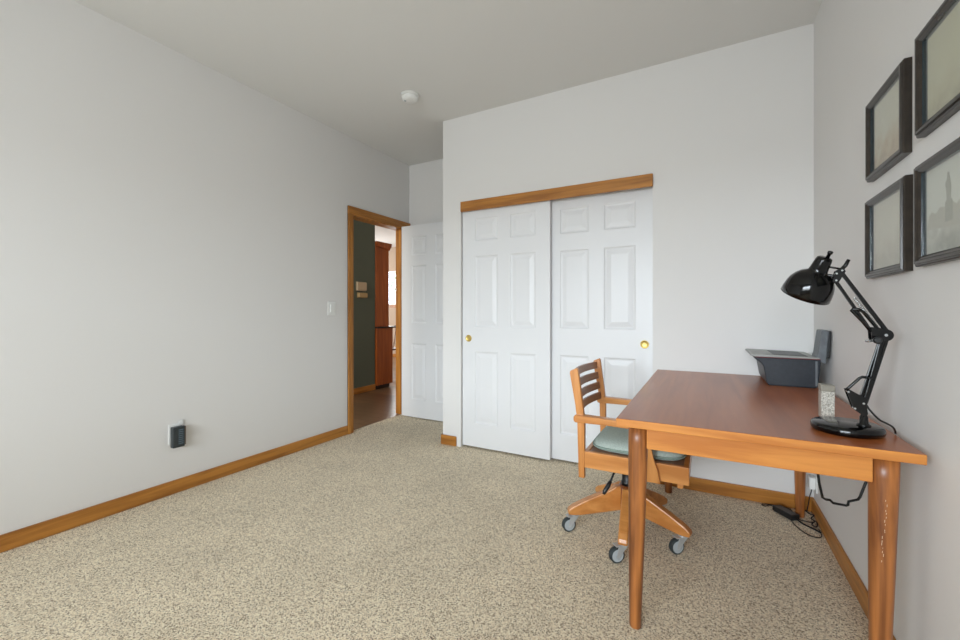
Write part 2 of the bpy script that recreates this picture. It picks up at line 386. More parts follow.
# ---------------------------------------------------------------- panelled doors
def panel_door(x0, x1, y, z0, z1, thick, cols, rows, both=False):
    """slab; front faces -Y at y; raised panels at cols x rows"""
    mb = MB(); bm = mb.bm
    def side(yf, s):
        xs = sorted({x0, x1, *[c for p in cols for c in p]}); zs = sorted({z0, z1, *[c for p in rows for c in p]})
        V = {}
        def vt(x, z):
            if (x, z) not in V: V[(x, z)] = bm.verts.new((x, yf, z))
            return V[(x, z)]
        for i in range(len(xs)-1):
            for j in range(len(zs)-1):
                a, b, c, d = xs[i], xs[i+1], zs[j], zs[j+1]
                if (a, b) in cols and (c, d) in rows:
                    ring = [vt(a,c), vt(b,c), vt(b,d), vt(a,d)]
                    for ins, dep in ((0.004, 0.001), (0.010, 0.007), (0.020, 0.009), (0.030, 0.007), (0.050, 0.003), (0.054, 0.0025)):
                        new = [bm.verts.new((px, yf + s*dep, pz)) for px, pz in ((a+ins,c+ins),(b-ins,c+ins),(b-ins,d-ins),(a+ins,d-ins))]
                        for k in range(4): mb._f([ring[k], ring[(k+1)%4], new[(k+1)%4], new[k]])
                        ring = new
                    mb._f(ring)
                else: mb._f([vt(a,c), vt(b,c), vt(b,d), vt(a,d)])
    side(y, 1)
    if both: side(y+thick, -1)
    else:
        v = [bm.verts.new(p) for p in ((x0,y+thick,z0),(x1,y+thick,z0),(x1,y+thick,z1),(x0,y+thick,z1))]; mb._f(v)
    for (ax, az), (bx, bz) in (((x0,z0),(x1,z0)),((x1,z0),(x1,z1)),((x1,z1),(x0,z1)),((x0,z1),(x0,z0))):
        v = [bm.verts.new(p) for p in ((ax,y,az),(bx,y,bz),(bx,y+thick,bz),(ax,y+thick,az))]; mb._f(v)
    return mb
ROWS = [(0.205, 0.800), (0.995, 1.580), (1.700, 1.890)]
ld = struct(panel_door(-1.780, -1.022, 2.952, 0.016, 1.985, 0.032, [(-1.665, -1.452), (-1.350, -1.132)], ROWS).build('door_2', M['door']), 'left sliding white six panel closet door with pull at its left', 'closet door')
rd = struct(panel_door(-1.065, -0.312, 2.998, 0.016, 1.985, 0.032, [(-0.962, -0.742), (-0.640, -0.421)], ROWS).build('door_3', M['door']), 'right sliding white six panel closet door with pull at its right', 'closet door')
def pull(x, y, z, par):
    mb = MB(); mb.lathe([(0.0, 0.0005), (0.010, 0.0007), (0.018, 0.0015), (0.022, 0.003), (0.026, 0.0055), (0.028, 0.004), (0.0285, 0.0)], (x, y, z), (0, -1, 0), 32)
    f = mb.build('finger_pull', M['brass'], par, label='round brass finger pull')
pull(-1.722, 2.952, 0.903, ld); pull(-0.366, 2.998, 0.900, rd)
ed = struct(panel_door(-2.868, -2.108, 3.488, 0.012, 2.035, 0.035, [(-2.738, -2.543), (-2.433, -2.238)], [(0.195, 0.790), (1.000, 1.610), (1.715, 1.915)], True).build('door_1', M['door']), 'open white six panel entry door folded back into the alcove', 'door')
# hinges on the jamb side
for z in (0.25, 1.05, 1.82):
    MB().lathe([(0.006, 0), (0.006, 0.085)], (-2.874, 3.530, z), n=12).build('hinge', M['brass'], ed)

# ---------------------------------------------------------------- the hall and the room beyond
struct(MB().box(-4.30, -4.19, 0.5, 4.50, 0, CZ).build('wall_hall', M['green']), 'dark green hall wall facing the doorway', 'wall')
struct(MB().box(-9.2, -4.30, 4.38, 4.50, 0, CZ).build('wall_dining_near', M['beige']), 'beige wall behind the cherry cabinet', 'wall')
struct(MB().box(-4.30, LX-0.115, 0.38, 0.5, 0, CZ).build('wall_hall_end', M['beige']), 'end wall of the hall', 'wall')
struct(MB().box(LX-0.115, LX, AY+0.12, 8.0, 0, CZ).build('wall_dining_right', M['beige']), 'beige wall on the right of the far room', 'wall')
struct(wall_with_holes('X', -9.2, -9.08, 4.50, 8.0, 0, CZ, [(5.1, 7.3, 0.9, 2.2)]).build('wall_dining_left', M['beige']), 'far side wall of the room beyond the hall', 'wall')
fw = (-7.55, -5.85, 1.29, 2.15)
struct(wall_with_holes('Y', 8.0, 8.12, -9.2, LX, 0, CZ, [fw]).build('wall_dining_far', M['beige']), 'far beige wall with the bright window', 'wall')
struct(MB().box(-9.2, LX-0.115, 0.38, 8.12, CZ, CZ+0.1).build('ceiling_hall', M['ceiling']), 'white ceiling over the hall', 'ceiling')
o = MB(); a, b, c, d = fw
o.box(a-0.05, b+0.05, 7.985, 8.0, c-0.06, c).box(a-0.02, b+0.02, 7.96, 8.0, c-0.015, c+0.012)
wf = struct(MB().box(a, b, 8.03, 8.07, c+0.012, c+0.04).box(a, b, 8.03, 8.07, d-0.03, d).box(a, a+0.03, 8.03, 8.07, c+0.04, d-0.03).box(b-0.03, b, 8.03, 8.07, c+0.04, d-0.03).build('window_2', M['white']), 'bright window in the far wall seen through the doorway', 'window')
o.build('window_sill', M['oakX'], wf)
MB().box(a+0.03, b-0.03, 8.048, 8.052, c+0.04, d-0.03).build('pane', M['glass'], wf)
wf2 = struct(MB().box(-9.17, -9.13, 5.1, 7.3, 0.9, 0.94).box(-9.17, -9.13, 5.1, 7.3, 2.16, 2.2).box(-9.17, -9.13, 5.1, 5.14, 0.94, 2.16).box(-9.17, -9.13, 7.26, 7.3, 0.94, 2.16).box(-9.17, -9.13, 6.18, 6.22, 0.94, 2.16).build('window_3', M['white']), 'white framed side window of the far room', 'window')
baseboard('baseboard_hall', 'orange oak baseboard along the dark green hall wall', [(-4.19, -4.19+T, 0.5, 4.50)], 'oakY')
baseboard('baseboard_dining', 'oak baseboard of the far beige wall', [(-9.08, -3.0, 8.0-T, 8.0)], 'oakX')
struct(MB().box(-20, 4, 8.6, 22, -0.6, -0.5).build('ground_outside', M['grass']), 'lawn outside beyond the far window', 'ground')

# tree outside the far window
tr = thing('garden_tree', 'leafy green tree outside the far window', 'tree', (-8.3, 11.2, -0.5))
MB().tube([(-8.3, 11.2, -0.5), (-8.28, 11.2, 0.8), (-8.35, 11.25, 1.9)], [0.12, 0.09, 0.05], 10).build('trunk', M['bark'], tr)
f = MB()
for i in range(520):
    th = random.uniform(0, 2*math.pi); ph = math.acos(random.uniform(-1, 1)); rr = random.uniform(0.45, 1.0)
    c = Vector((-8.4 + 1.1*rr*math.sin(ph)*math.cos(th), 11.2 + 0.9*rr*math.sin(ph)*math.sin(th), 2.0 + 0.95*rr*math.cos(ph)))
    u = Vector((random.gauss(0,1), random.gauss(0,1), random.gauss(0,1))).normalized(); v = u.orthogonal().normalized(); l = 0.10
    q = [f.bm.verts.new(c + p) for p in (-u*l, v*l*0.45, u*l, -v*l*0.45)]; f._f(q)
f.build('foliage', M['leaf'], tr)

# cherry hutch standing against the return of the green wall
hu = thing('hutch_cabinet', 'tall cherry wood hutch cabinet at the end of the green hall wall', 'cabinet', (-4.63, 4.68, 0))
MB().box(-5.10, -4.16, 4.51, 4.85, 0.055, 0.882).build('base_cabinet', M['cherry'], hu, bevel=0.004)
MB().box(-5.08, -4.18, 4.52, 4.80, 0.0, 0.055).build('shadow_gap', M['darktop'], hu)  # dark strip standing in for the shadow gap under the hutch
MB().box(-5.12, -4.145, 4.505, 4.955, 0.882, 0.904).build('countertop', M['darktop'], hu, bevel=0.004, label='dark overhanging countertop')
MB().box(-5.08, -4.18, 4.51, 4.785, 0.904, 2.09).build('upper_cabinet', M['cherry'], hu, bevel=0.004)
MB().prism([(4.505,2.08),(4.79,2.04),(4.80,2.07),(4.825,2.10),(4.83,2.145),(4.505,2.145)], (-5.10,0,0), (0,1,0), (0,0,1), (0.94,0,0)).build('crown_moulding', M['cherry'], hu)
for x0, x1 in ((-5.06, -4.64), (-4.62, -4.20)):
    d_ = MB().box(x0, x1, 4.85, 4.868, 0.08, 0.86).build('door', M['cherry'], hu, bevel=0.004)
    MB().lathe([(0.006, 0), (0.012, 0.012), (0.008, 0.022), (0.0, 0.024)], (x1-0.04 if x0 < -5 else x0+0.04, 4.868, 0.62), (0, 1, 0), 16).build('knob', M['brass'], d_)
    d_ = MB().box(x0, x1, 4.785, 4.803, 0.94, 2.03).build('door', M['cherry'], hu, bevel=0.004)

# dining chair glimpsed past the hutch
dc = thing('dining_chair', 'dark wooden spindle back dining chair glimpsed past the cherry hutch', 'chair', (-5.13, 5.85, 0))
cxx, cyy = -5.13, 5.85
s_ = MB(); s_.box(cxx-0.21, cxx+0.21, cyy-0.21, cyy+0.21, 0.43, 0.46); s_.build('seat', M['chairwood'], dc, bevel=0.01)
for sx in (-1, 1):
    for sy in (-1, 1):
        MB().tube([(cxx+sx*0.16, cyy+sy*0.16, 0.432), (cxx+sx*0.22, cyy+sy*0.22, 0.0)], [0.018, 0.012], 10).build('leg', M['chairwood'], dc)
for k in range(5):
    y = cyy - 0.16 + 0.08*k
    MB().tube([(cxx+0.19, y, 0.455), (cxx+0.23, y*1.0, 0.65), (cxx+0.27, cyy+(y-cyy)*1.25, 0.86)], 0.009, 8).build('spindle', M['pale'], dc, label='pale back spindle')
MB().tube([(cxx+0.25, cyy-0.24, 0.83), (cxx+0.28, cyy-0.1, 0.875), (cxx+0.285, cyy, 0.88), (cxx+0.28, cyy+0.1, 0.875), (cxx+0.25, cyy+0.24, 0.83)], 0.016, 10).build('top_rail', M['chairwood'], dc)

# thermostats on the green wall
t = thing('thermostat', 'square beige wall thermostat on the green wall above the smaller box', 'thermostat', (-4.19, 4.22, 1.41))
MB().box(-4.19, -4.184, 4.130, 4.312, 1.412, 1.535).build('back_plate', M['offwhite'], t, bevel=0.002)
MB().box(-4.184, -4.158, 4.135, 4.307, 1.417, 1.530).build('cover', M['offwhite'], t, bevel=0.006)
t = thing('wall_control', 'small tan control box on the green wall under the square thermostat', 'thermostat', (-4.19, 4.235, 1.31))
MB().box(-4.19, -4.184, 4.150, 4.320, 1.316, 1.388).build('back_plate', M['tan'], t, bevel=0.002)
MB().box(-4.184, -4.150, 4.158, 4.312, 1.322, 1.382).build('cover', M['tan'], t, bevel=0.005)

# ---------------------------------------------------------------- small wall and ceiling fittings
sm = thing('smoke_detector', 'round white smoke detector on the ceiling', 'smoke detector', (-1.94, 2.455, CZ))
MB().lathe([(0.068, 0), (0.068, 0.010), (0.064, 0.014)], (-1.94, 2.455, CZ), (0, 0, -1), 40).build('base_plate', M['white'], sm)
MB().lathe([(0.058, 0.013), (0.060, 0.020), (0.056, 0.034), (0.046, 0.044), (0.030, 0.048), (0.0, 0.049)], (-1.94, 2.455, CZ), (0, 0, -1), 40).build('cover', M['white'], sm)
MB().lathe([(0.008, 0.0), (0.008, 0.003), (0.0, 0.0035)], (-1.965, 2.43, CZ-0.047), (0, 0, -1), 16).build('test_button', M['greydisc'], sm)

sw = thing('light_switch', 'white rocker light switch beside the doorway on the left wall', 'light switch', (LX, 2.555, 1.09))
MB().box(LX, LX+0.006, 2.512, 2.598, 1.090, 1.212).build('wall_plate', M['white'], sw, bevel=0.003)
MB().prism([(0, 1.118), (0.0045, 1.118), (0.010, 1.184), (0, 1.184)], (LX+0.006, 2.536, 0), (1, 0, 0), (0, 0, 1), (0, 0.038, 0)).build('rocker', M['white'], sw)

ol = thing('wall_outlet', 'white outlet plate low on left wall holding a dark plug-in device', 'outlet', (LX, 1.34, 0.30))
MB().box(LX, LX+0.007, 1.300, 1.376, 0.305, 0.428).build('wall_plate', M['white'], ol, bevel=0.003)
MB().box(LX+0.007, LX+0.012, 1.352, 1.378, 0.418, 0.445).build('plug_tab', M['white'], ol, bevel=0.002)
pd = thing('plug_in_device', 'dark grey ribbed plug-in device in the left wall outlet', 'plug-in device', (LX+0.012, 1.35, 0.285))
MB().box(LX+0.008, LX+0.045, 1.307, 1.372, 0.288, 0.414).build('body', M['darkgrey'], pd, bevel=0.005)
for k in range(8):
    MB().box(LX+0.045, LX+0.0475, 1.336, 1.362, 0.308+0.012*k, 0.3135+0.012*k).build('rib', M['ribs'], pd)
MB().box(LX+0.008, LX+0.036, 1.3725, 1.382, 0.295, 0.410).build('end_strip', M['brownp'], pd, bevel=0.002, label='brown strip at the far end')  # narrow brown strip along the far end of the device

# ---------------------------------------------------------------- framed pictures on the right wall
def picture_mat(name, seed, kind):
    m = mat(name, (196, 192, 172), 0.7, spec=0.2); b = m.node_tree.nodes['Principled BSDF']
    tc = N(m, 'ShaderNodeTexCoord'); mp = N(m, 'ShaderNodeMapping'); mp.inputs['Location'].default_value = (seed, seed*1.7, seed*0.3)
    Lk(m, tc.outputs['Object'], mp.inputs[0])
    sp = N(m, 'ShaderNodeSeparateXYZ'); Lk(m, tc.outputs['Object'], sp.inputs[0])
    n = N(m, 'ShaderNodeTexNoise'); n.inputs['Scale'].default_value = 22; n.inputs['Detail'].default_value = 7; n.inputs['Roughness'].default_value = 0.65
    Lk(m, mp.outputs[0], n.inputs['Vector'])
    # ink mass grows toward the lower middle of the sheet
    mr = N(m, 'ShaderNodeMapRange'); mr.inputs[1].default_value = -0.10; mr.inputs[2].default_value = 0.06; mr.inputs[3].default_value = 1.0; mr.inputs[4].default_value = 0.0
    mr.clamp = True
    Lk(m, sp.outputs['Z'], mr.inputs[0])
    mu = N(m, 'ShaderNodeMath'); mu.operation = 'MULTIPLY'; Lk(m, n.outputs['Fac'], mu.inputs[0]); Lk(m, mr.outputs[0], mu.inputs[1])
    r = N(m, 'ShaderNodeValToRGB'); cr = r.color_ramp
    pal = {'sepia': ((214, 212, 194), (200, 184, 156), (178, 156, 130)), 'pale': ((216, 213, 198), (206, 201, 184), (188, 182, 166)),
           'olive': ((204, 202, 174), (196, 192, 162), (172, 166, 138)), 'grey': ((214, 216, 206), (192, 192, 180), (160, 160, 148))}[kind]
    cr.elements[0].position = 0.18; cr.elements[0].color = s2l(pal[0]); cr.elements[1].position = 0.62; cr.elements[1].color = s2l(pal[2])
    e = cr.elements.new(0.36); e.color = s2l(pal[1])
    Lk(m, mu.outputs[0], r.inputs[0]); Lk(m, r.outputs[0], b.inputs['Base Color'])
    return m
def framed_picture(y0, y1, z0, z1, label, kind, seed):
    g = 'black framed pictures on the right wall'
    fr = thing('picture_frame', label, 'picture frame', (RX, (y0+y1)/2, (z0+z1)/2), g)
    W, Dp = 0.027, 0.025
    # moulding profile: (inset from outer edge, height off the wall)
    prof = [(0.0, 0.0), (0.0, 0.017), (0.003, 0.0205), (0.006, 0.0205), (0.008, Dp), (0.014, Dp), (0.017, 0.022), (0.022, 0.020), (W, 0.016), (W, 0.004)]
    mb = MB(); rings = []
    for ins, h in prof:
        rings.append([mb.bm.verts.new((RX - h, y, z)) for y, z in ((y0+ins, z0+ins), (y1-ins, z0+ins), (y1-ins, z1-ins), (y0+ins, z1-ins))])
    for i, (a, b) in enumerate(zip(rings, rings[1:])):
        mb.mi = 1 if i >= 8 else 0
        for k in range(4): mb._f([a[k], a[(k+1)%4], b[(k+1)%4], b[k]])
    mb.build('moulding', [M['frame'], M['framein']], fr)
    MB().box(RX-0.004, RX-0.0005, y0+0.004, y1-0.004, z0+0.004, z1-0.004).build('backing_board', M['backing'], fr)
    pm = picture_mat('print_' + kind + str(seed), seed, kind)
    MB().box(RX-0.0055, RX-0.0042, y0+W, y1-W, z0+W, z1-W).build('print', pm, fr)
    MB().box(RX-0.0145, RX-0.013, y0+W+0.0002, y1-W-0.0002, z0+W+0.0002, z1-W-0.0002).build('glass', M['glass'], fr)
    return fr
framed_picture(1.668, 1.985, 1.588, 1.868, 'black framed landscape print at upper left, nearest the ceiling and corner', 'sepia', 1)
framed_picture(1.662, 1.992, 1.240, 1.522, 'black framed faint pale print at lower left beside the lamp top', 'pale', 2)
framed_picture(1.258, 1.584, 1.600, 1.880, 'black framed olive toned print at upper right, cut by the photo edge', 'olive', 3)
fd = framed_picture(1.258, 1.590, 1.245, 1.524, 'black framed grey print of a statue and trees at lower right', 'grey', 4)
# statue and shrubs silhouette printed on the last sheet
M['ink'] = mat('grey_ink', (164, 164, 150), 0.8); M['ink2'] = mat('pale_grey_ink', (186, 184, 170), 0.8)
prn = [c for c in fd.children if c.name.startswith('print')][0]
xi = RX-0.0056
def ink(poly, m, dx):
    mb = MB(); mb.prism(poly, (xi-dx, 0, 0), (0, 1, 0), (0, 0, 1), (0.0002, 0, 0)); mb.build('printed_shape', m, prn)
y_ = lambda t: 1.560 - 0.27*t      # t: 0 far edge .. 1 near edge
z_ = lambda t: 1.275 + 0.217*t
def pl(pts): return [(y_(a), z_(b)) for a, b in pts]
ink(pl([(0.0,0.30),(0.05,0.46),(0.10,0.50),(0.18,0.46),(0.26,0.52),(0.36,0.50),(0.46,0.55),(0.56,0.48),(0.66,0.56),(0.78,0.50),(0.9,0.58),(1.0,0.5),(1.0,0.30),(0.6,0.24),(0.3,0.27)]), M['ink2'], 0.0002)
ink(pl([(0.36,0.32),(0.36,0.55),(0.39,0.57),(0.38,0.68),(0.36,0.76),(0.39,0.80),(0.40,0.88),(0.43,0.88),(0.45,0.80),(0.47,0.70),(0.46,0.57),(0.49,0.55),(0.49,0.32)]), M['ink'], 0.0005)

# ---------------------------------------------------------------- desk
dk = thing('writing_desk', 'cherry brown wooden desk with tapered round legs against the right wall', 'desk', (0.115, 2.19, 0))
X0, X1, Y0, Y1 = -0.276, 0.503, 1.493, 2.890
tb = MB(); tb.box(X0, X1, Y0, Y1, 0.722, 0.7495)
to = tb.build('tabletop', [M['deskX'], M['desktop'], M['deskY']], dk, bevel=0.0025)
for p in to.data.polygons:
    if p.normal.z > 0.9: p.material_index = 1
    elif abs(p.normal.x) > 0.9: p.material_index = 2
for (lx, ly) in ((-0.211, 1.560), (0.438, 1.560), (-0.205, 2.815), (0.452, 2.828)):
    mb = MB(); rp = [(0.0185, 0.0), (0.020, 0.003), (0.0205, 0.03), (0.0245, 0.20), (0.0285, 0.40), (0.0315, 0.58), (0.033, 0.66), (0.033, 0.7215)]
    dx = -0.011 if ly < 2 else 0.0
    mb.lathe([(a, b*1.0001) for a, b in rp], (lx + dx, ly, 0), (-dx/0.7215, 0, 1), n=28)
    lo = mb.build('leg', M['legwood'], dk, label='tapered round wooden leg')
    if lx > 0.4 and ly < 2:      # pale scratches on the outer face of the near right leg
        sm_ = MB()
        for k in range(16):
            zz = 0.60 - 0.011*k + random.uniform(-0.004, 0.004); rr = 0.0321 - (0.6-zz)*0.017
            an = R(-95 + random.uniform(-7, 5) - k*0.6); hh = random.uniform(0.001, 0.005)
            q = [sm_.bm.verts.new((lx - 0.011*(1-zz/0.7215) + (rr+0.0006)*math.cos(an+da), ly + (rr+0.0006)*math.sin(an+da), zz+dz)) for da, dz in ((-0.015,-hh), (0.02,-hh*0.7), (0.03,hh), (-0.01,hh*0.8))]
            sm_._f(q)
        sm_.build('scratch', M['scr'], lo)
MB().box(-0.181, 0.408, 1.534, 1.556, 0.645, 0.7215).build('apron', M['deskX'], dk, bevel=0.002)
MB().box(-0.175, 0.422, 2.822, 2.844, 0.645, 0.7215).build('apron', M['deskX'], dk, bevel=0.002)
MB().box(-0.237, -0.215, 1.590, 2.785, 0.645, 0.7215).build('apron', M['deskY'], dk, bevel=0.002)
MB().box(0.446, 0.468, 1.592, 2.797, 0.645, 0.7215).build('apron', M['deskY'], dk, bevel=0.002)

# ---------------------------------------------------------------- swivel desk chair (faces the desk, +X)
ch = thing('desk_chair', 'honey wood swivel armchair with slatted back pushed under the desk', 'chair', (-0.350, 2.198, 0))
hx, hy = -0.350, 2.198
YN, YF = 1.945, 2.440          # outer faces of near and far side
# seat frame and board
fr = MB()
fr.box(-0.508, -0.062, YN+0.004, YN+0.026, 0.385, 0.462).box(-0.508, -0.062, YF-0.026, YF-0.004, 0.385, 0.462)
fr.box(-0.508, -0.486, YN+0.026, YF-0.026, 0.385, 0.462).box(-0.084, -0.062, YN+0.026, YF-0.026, 0.385, 0.462)
fr.build('seat_frame', M['honeyX'], ch, bevel=0.003)
MB().box(-0.486, -0.084, YN+0.026, YF-0.026, 0.440, 0.458).build('seat_board', M['slat'], ch)
MB().box(-0.108, -0.085, YN+0.010, YF-0.010, 0.366, 0.3855).build('stretcher', M['honeyY'], ch, bevel=0.003)
# rear posts: straight below the arm, raked above
for yy in (YN, YF-0.026):
    poly = [(-0.531, 0.335), (-0.504, 0.335), (-0.503, 0.60), (-0.510, 0.66), (-0.534, 0.845), (-0.541, 0.853), (-0.572, 0.838), (-0.574, 0.826), (-0.548, 0.68), (-0.538, 0.60)]
    MB().prism(poly, (0, yy, 0), (1, 0, 0), (0, 0, 1), (0, 0.026, 0)).build('back_post', M['honeyZ'], ch, bevel=0.003)
# four curved slats
for zc in (0.815, 0.757, 0.700, 0.643):
    mb = MB(); prev = None; hs_ = 0.019
    def xpost(z): return -0.529 - (z-0.62)*0.135
    n = 12
    for k in range(n+1):
        t_ = k/n; y = YN+0.020 + (YF-YN-0.040)*t_; bow = 0.030*math.sin(math.pi*t_)
        ring = []
        for dz, dx in ((-hs_, -0.006), (-hs_, 0.006), (hs_, 0.006), (hs_, -0.006)):
            z = zc + dz; ring.append(mb.bm.verts.new((xpost(z) + dx - bow, y, z)))
        if prev:
            for j in range(4): mb._f([prev[j], prev[(j+1)%4], ring[(j+1)%4], ring[j]])
        else: mb._f(ring[::-1])
        prev = ring
    mb._f(prev); mb.build('back_slat', M['slat'], ch, bevel=0.002)
# arms with their front supports
for s_, yo in ((1, YN), (-1, YF)):
    a0, a1 = sorted((yo - s_*0.016, yo + s_*0.030))
    poly = [(-0.552, 0.604), (-0.552, 0.622), (-0.545, 0.633), (-0.40, 0.630), (-0.26, 0.626), (-0.195, 0.626), (-0.185, 0.618), (-0.186, 0.600), (-0.20, 0.596), (-0.40, 0.600), (-0.545, 0.597)]
    if s_ == 1: y0a, y1a = YN-0.018, YN+0.0
    # arm: outer rail hugging the posts
    MB().prism(poly, (0, a0 if s_ == 1 else yo-0.030+0.0, 0), (1, 0, 0), (0, 0, 1), (0, 0.046, 0)).build('armrest', M['honeyX'], ch, bevel=0.005)
    sp = [(-0.262, 0.378), (-0.172, 0.378), (-0.182, 0.43), (-0.196, 0.47), (-0.208, 0.52), (-0.214, 0.597), (-0.262, 0.597)]
    ys = YN-0.014 if s_ == 1 else YF-0.006
    MB().prism(sp, (0, ys, 0), (1, 0, 0), (0, 0, 1), (0, 0.020, 0)).build('arm_support', M['honeyZ'], ch, bevel=0.003)
# cushion: rounded pad with piping
def superell(a, b, n, k, p=5.0):
    t = 2*math.pi*k/n; c, s = math.cos(t), math.sin(t)
    return a*math.copysign(abs(c)**(2/p), c), b*math.copysign(abs(s)**(2/p), s)
cmx, cmy, ca, cb = -0.285, 2.190, 0.205, 0.206
mb = MB(); n = 56; rings = []
for sc_, z in ((0.90, 0.4585), (0.98, 0.466), (1.0, 0.476), (0.985, 0.488), (0.93, 0.500), (0.80, 0.511), (0.60, 0.518), (0.35, 0.520)):
    rings.append([mb.bm.verts.new((cmx + superell(ca, cb, n, k)[0]*sc_, cmy + superell(ca, cb, n, k)[1]*sc_, z)) for k in range(n)])
for a, b in zip(rings, rings[1:]):
    for k in range(n): mb._f([a[k], a[(k+1)%n], b[(k+1)%n], b[k]], True)
mb._f(rings[0][::-1]); mb._f(rings[-1], True)
cu = tag(mb.build('seat_cushion', M['cushion']), 'sage green pad cushion on the wooden desk chair seat', 'cushion')
pts = [(cmx + superell(ca, cb, n, k)[0]*1.004, cmy + superell(ca, cb, n, k)[1]*1.004, 0.476) for k in range(n+1)]
MB().tube(pts, 0.005, 8).build('piping', M['cushiontrim'], cu)
# pedestal
MB().lathe([(0.030, 0.245), (0.030, 0.262), (0.026, 0.266), (0.026, 0.345), (0.032, 0.350), (0.032, 0.366)], (hx, hy, 0), n=24).build('column', M['blackp'], ch)
MB().box(hx-0.10, hx+0.10, hy-0.08, hy+0.08, 0.366, 0.374).box(hx-0.06, hx+0.06, hy-0.045, hy+0.045, 0.345, 0.366).build('swivel_plate', M['zinc'], ch, bevel=0.003)
MB().box(hx-0.14, hx+0.14, hy-0.12, hy+0.12, 0.374, 0.440).build('seat_block', M['honeyX'], ch, bevel=0.004)
MB().lathe([(0.040, 0.125), (0.044, 0.130), (0.044, 0.238), (0.036, 0.246)], (hx, hy, 0), n=24).build('hub', M['legdark'], ch)
lv = MB(); lv.tube([(hx-0.02, hy-0.04, 0.352), (hx-0.030, hy-0.13, 0.356), (hx-0.036, hy-0.165, 0.350), (hx-0.046, hy-0.20, 0.318)], 0.005, 8)
lo = lv.build('height_lever', M['blackp'], ch)
MB().tube([(hx-0.044, hy-0.196, 0.324), (hx-0.052, hy-0.206, 0.306), (hx-0.066, hy-0.222, 0.280), (hx-0.070, hy-0.228, 0.268)], [0.007, 0.010, 0.010, 0.006], 10).build('lever_grip', M['blackp'], lo)
base_angles = [-84.7, -156.7, -12.7, 59.3, 131.3]
for ia, adeg in enumerate(base_angles):
    a = R(adeg); d = Vector((math.cos(a), math.sin(a), 0)); w_ = Vector((-math.sin(a), math.cos(a), 0))
    poly = [(0.030, 0.122), (0.030, 0.240), (0.060, 0.240), (0.10, 0.214), (0.20, 0.168), (0.272, 0.130), (0.294, 0.113), (0.299, 0.100), (0.295, 0.086), (0.268, 0.084), (0.235, 0.086)]
    MB().prism(poly, Vector((hx, hy, 0)) - w_*0.021, d, (0, 0, 1), w_*0.042).build('base_leg', M['honeyX'], ch, bevel=0.006)
    # caster: stem plate, fork, twin wheel, grey disc; trails to one side
    c = Vector((hx, hy, 0)) + d*0.262
    tr_ = Vector((-0.75, -0.66, 0)).normalized(); ax = Vector((-tr_.y, tr_.x, 0))
    wc = c + tr_*0.034 + Vector((0, 0, 0.035))
    ca_ = MB(); ca_.lathe([(0.019, 0.076), (0.021, 0.079), (0.021, 0.0842), (0.0, 0.0842)], (c.x, c.y, 0), n=20)
    for s2 in (-1, 1):
        o_ = wc + ax*s2*0.0155
        ca_.prism([(-0.009, -0.004), (-0.005, -0.009), (0.005, -0.009), (0.012, 0.002), (0.044, 0.036), (0.048, 0.044), (0.004, 0.044), (-0.004, 0.020)], o_ - ax*0.0015, -tr_, (0, 0, 1), ax*0.003)
    ca_.prism([(-0.010, 0.0405), (0.048, 0.0405), (0.048, 0.045), (-0.010, 0.045)], wc - ax*0.017, -tr_, (0, 0, 1), ax*0.034)
    co = ca_.build('caster', M['zinc'], ch, bevel=0.001)
    MB().lathe([(0.0275, -0.0115), (0.032, -0.0118), (0.035, -0.009), (0.035, 0.009), (0.032, 0.0118), (0.0275, 0.0115)], wc, ax, 28).build('wheel', M['rubber'], co)
    MB().lathe([(0.0272, -0.0125), (0.0272, 0.0125)], wc, ax, 24).build('wheel_disc', M['greydisc'], co)

# ---------------------------------------------------------------- printer
pr = thing('printer', 'charcoal inkjet printer with grey lid at the back of the desk', 'printer', (0.38, 2.68, 0.7495))
Z = 0.7495
YP0, YP1 = 2.530, 2.868
body = [(0.276, Z+0.002), (0.466, Z+0.002), (0.476, Z+0.010), (0.486, Z+0.135), (0.484, Z+0.140), (0.215, Z+0.140), (0.222, Z+0.130), (0.245, Z+0.112), (0.256, Z+0.095), (0.268, Z+0.020)]
MB().prism(body, (0, YP0, 0), (1, 0, 0), (0, 0, 1), (0, YP1-YP0, 0)).build('body', M['printer'], pr, bevel=0.004)
MB().box(0.282, 0.462, YP0+0.006, YP1-0.006, Z, Z+0.003).build('foot_strip', M['blackp'], pr)
MB().box(0.222, 0.484, YP0+0.0005, YP1-0.0005, Z+0.1395, Z+0.1425).build('trim_line', M['red'], pr, label='thin dark red line under the lid')
MB().prism([(0.198, Z+0.153), (0.208, Z+0.157), (0.478, Z+0.150), (0.482, Z+0.1425), (0.220, Z+0.1425), (0.202, Z+0.147)], (0, YP0-0.004, 0), (1, 0, 0), (0, 0, 1), (0, YP1-YP0+0.008, 0)).build('scanner_lid', M['printerlid'], pr, bevel=0.003, label='silver grey scanner lid')
MB().prism([(0.30, Z+0.1535), (0.44, Z+0.1505), (0.44, Z+0.153), (0.30, Z+0.156)], (0, YP0+0.03, 0), (1, 0, 0), (0, 0, 1), (0, 0.26, 0)).build('lid_panel', M['blackp'], pr, bevel=0.001)
MB().box(0.464, 0.472, YP0-0.001, YP0+0.004, Z+0.012, Z+0.132).build('side_seam', M['printergrey'], pr, label='grey vertical edge seam')
MB().prism([(0.480, Z+0.128), (0.505, Z+0.120), (0.517, Z+0.275), (0.514, Z+0.283), (0.490, Z+0.283), (0.476, Z+0.17), (0.470, Z+0.153)], (0, YP0+0.004, 0), (1, 0, 0), (0, 0, 1), (0, 0.115, 0)).build('paper_support', M['printergrey'], pr, bevel=0.004, label='upright grey paper support')
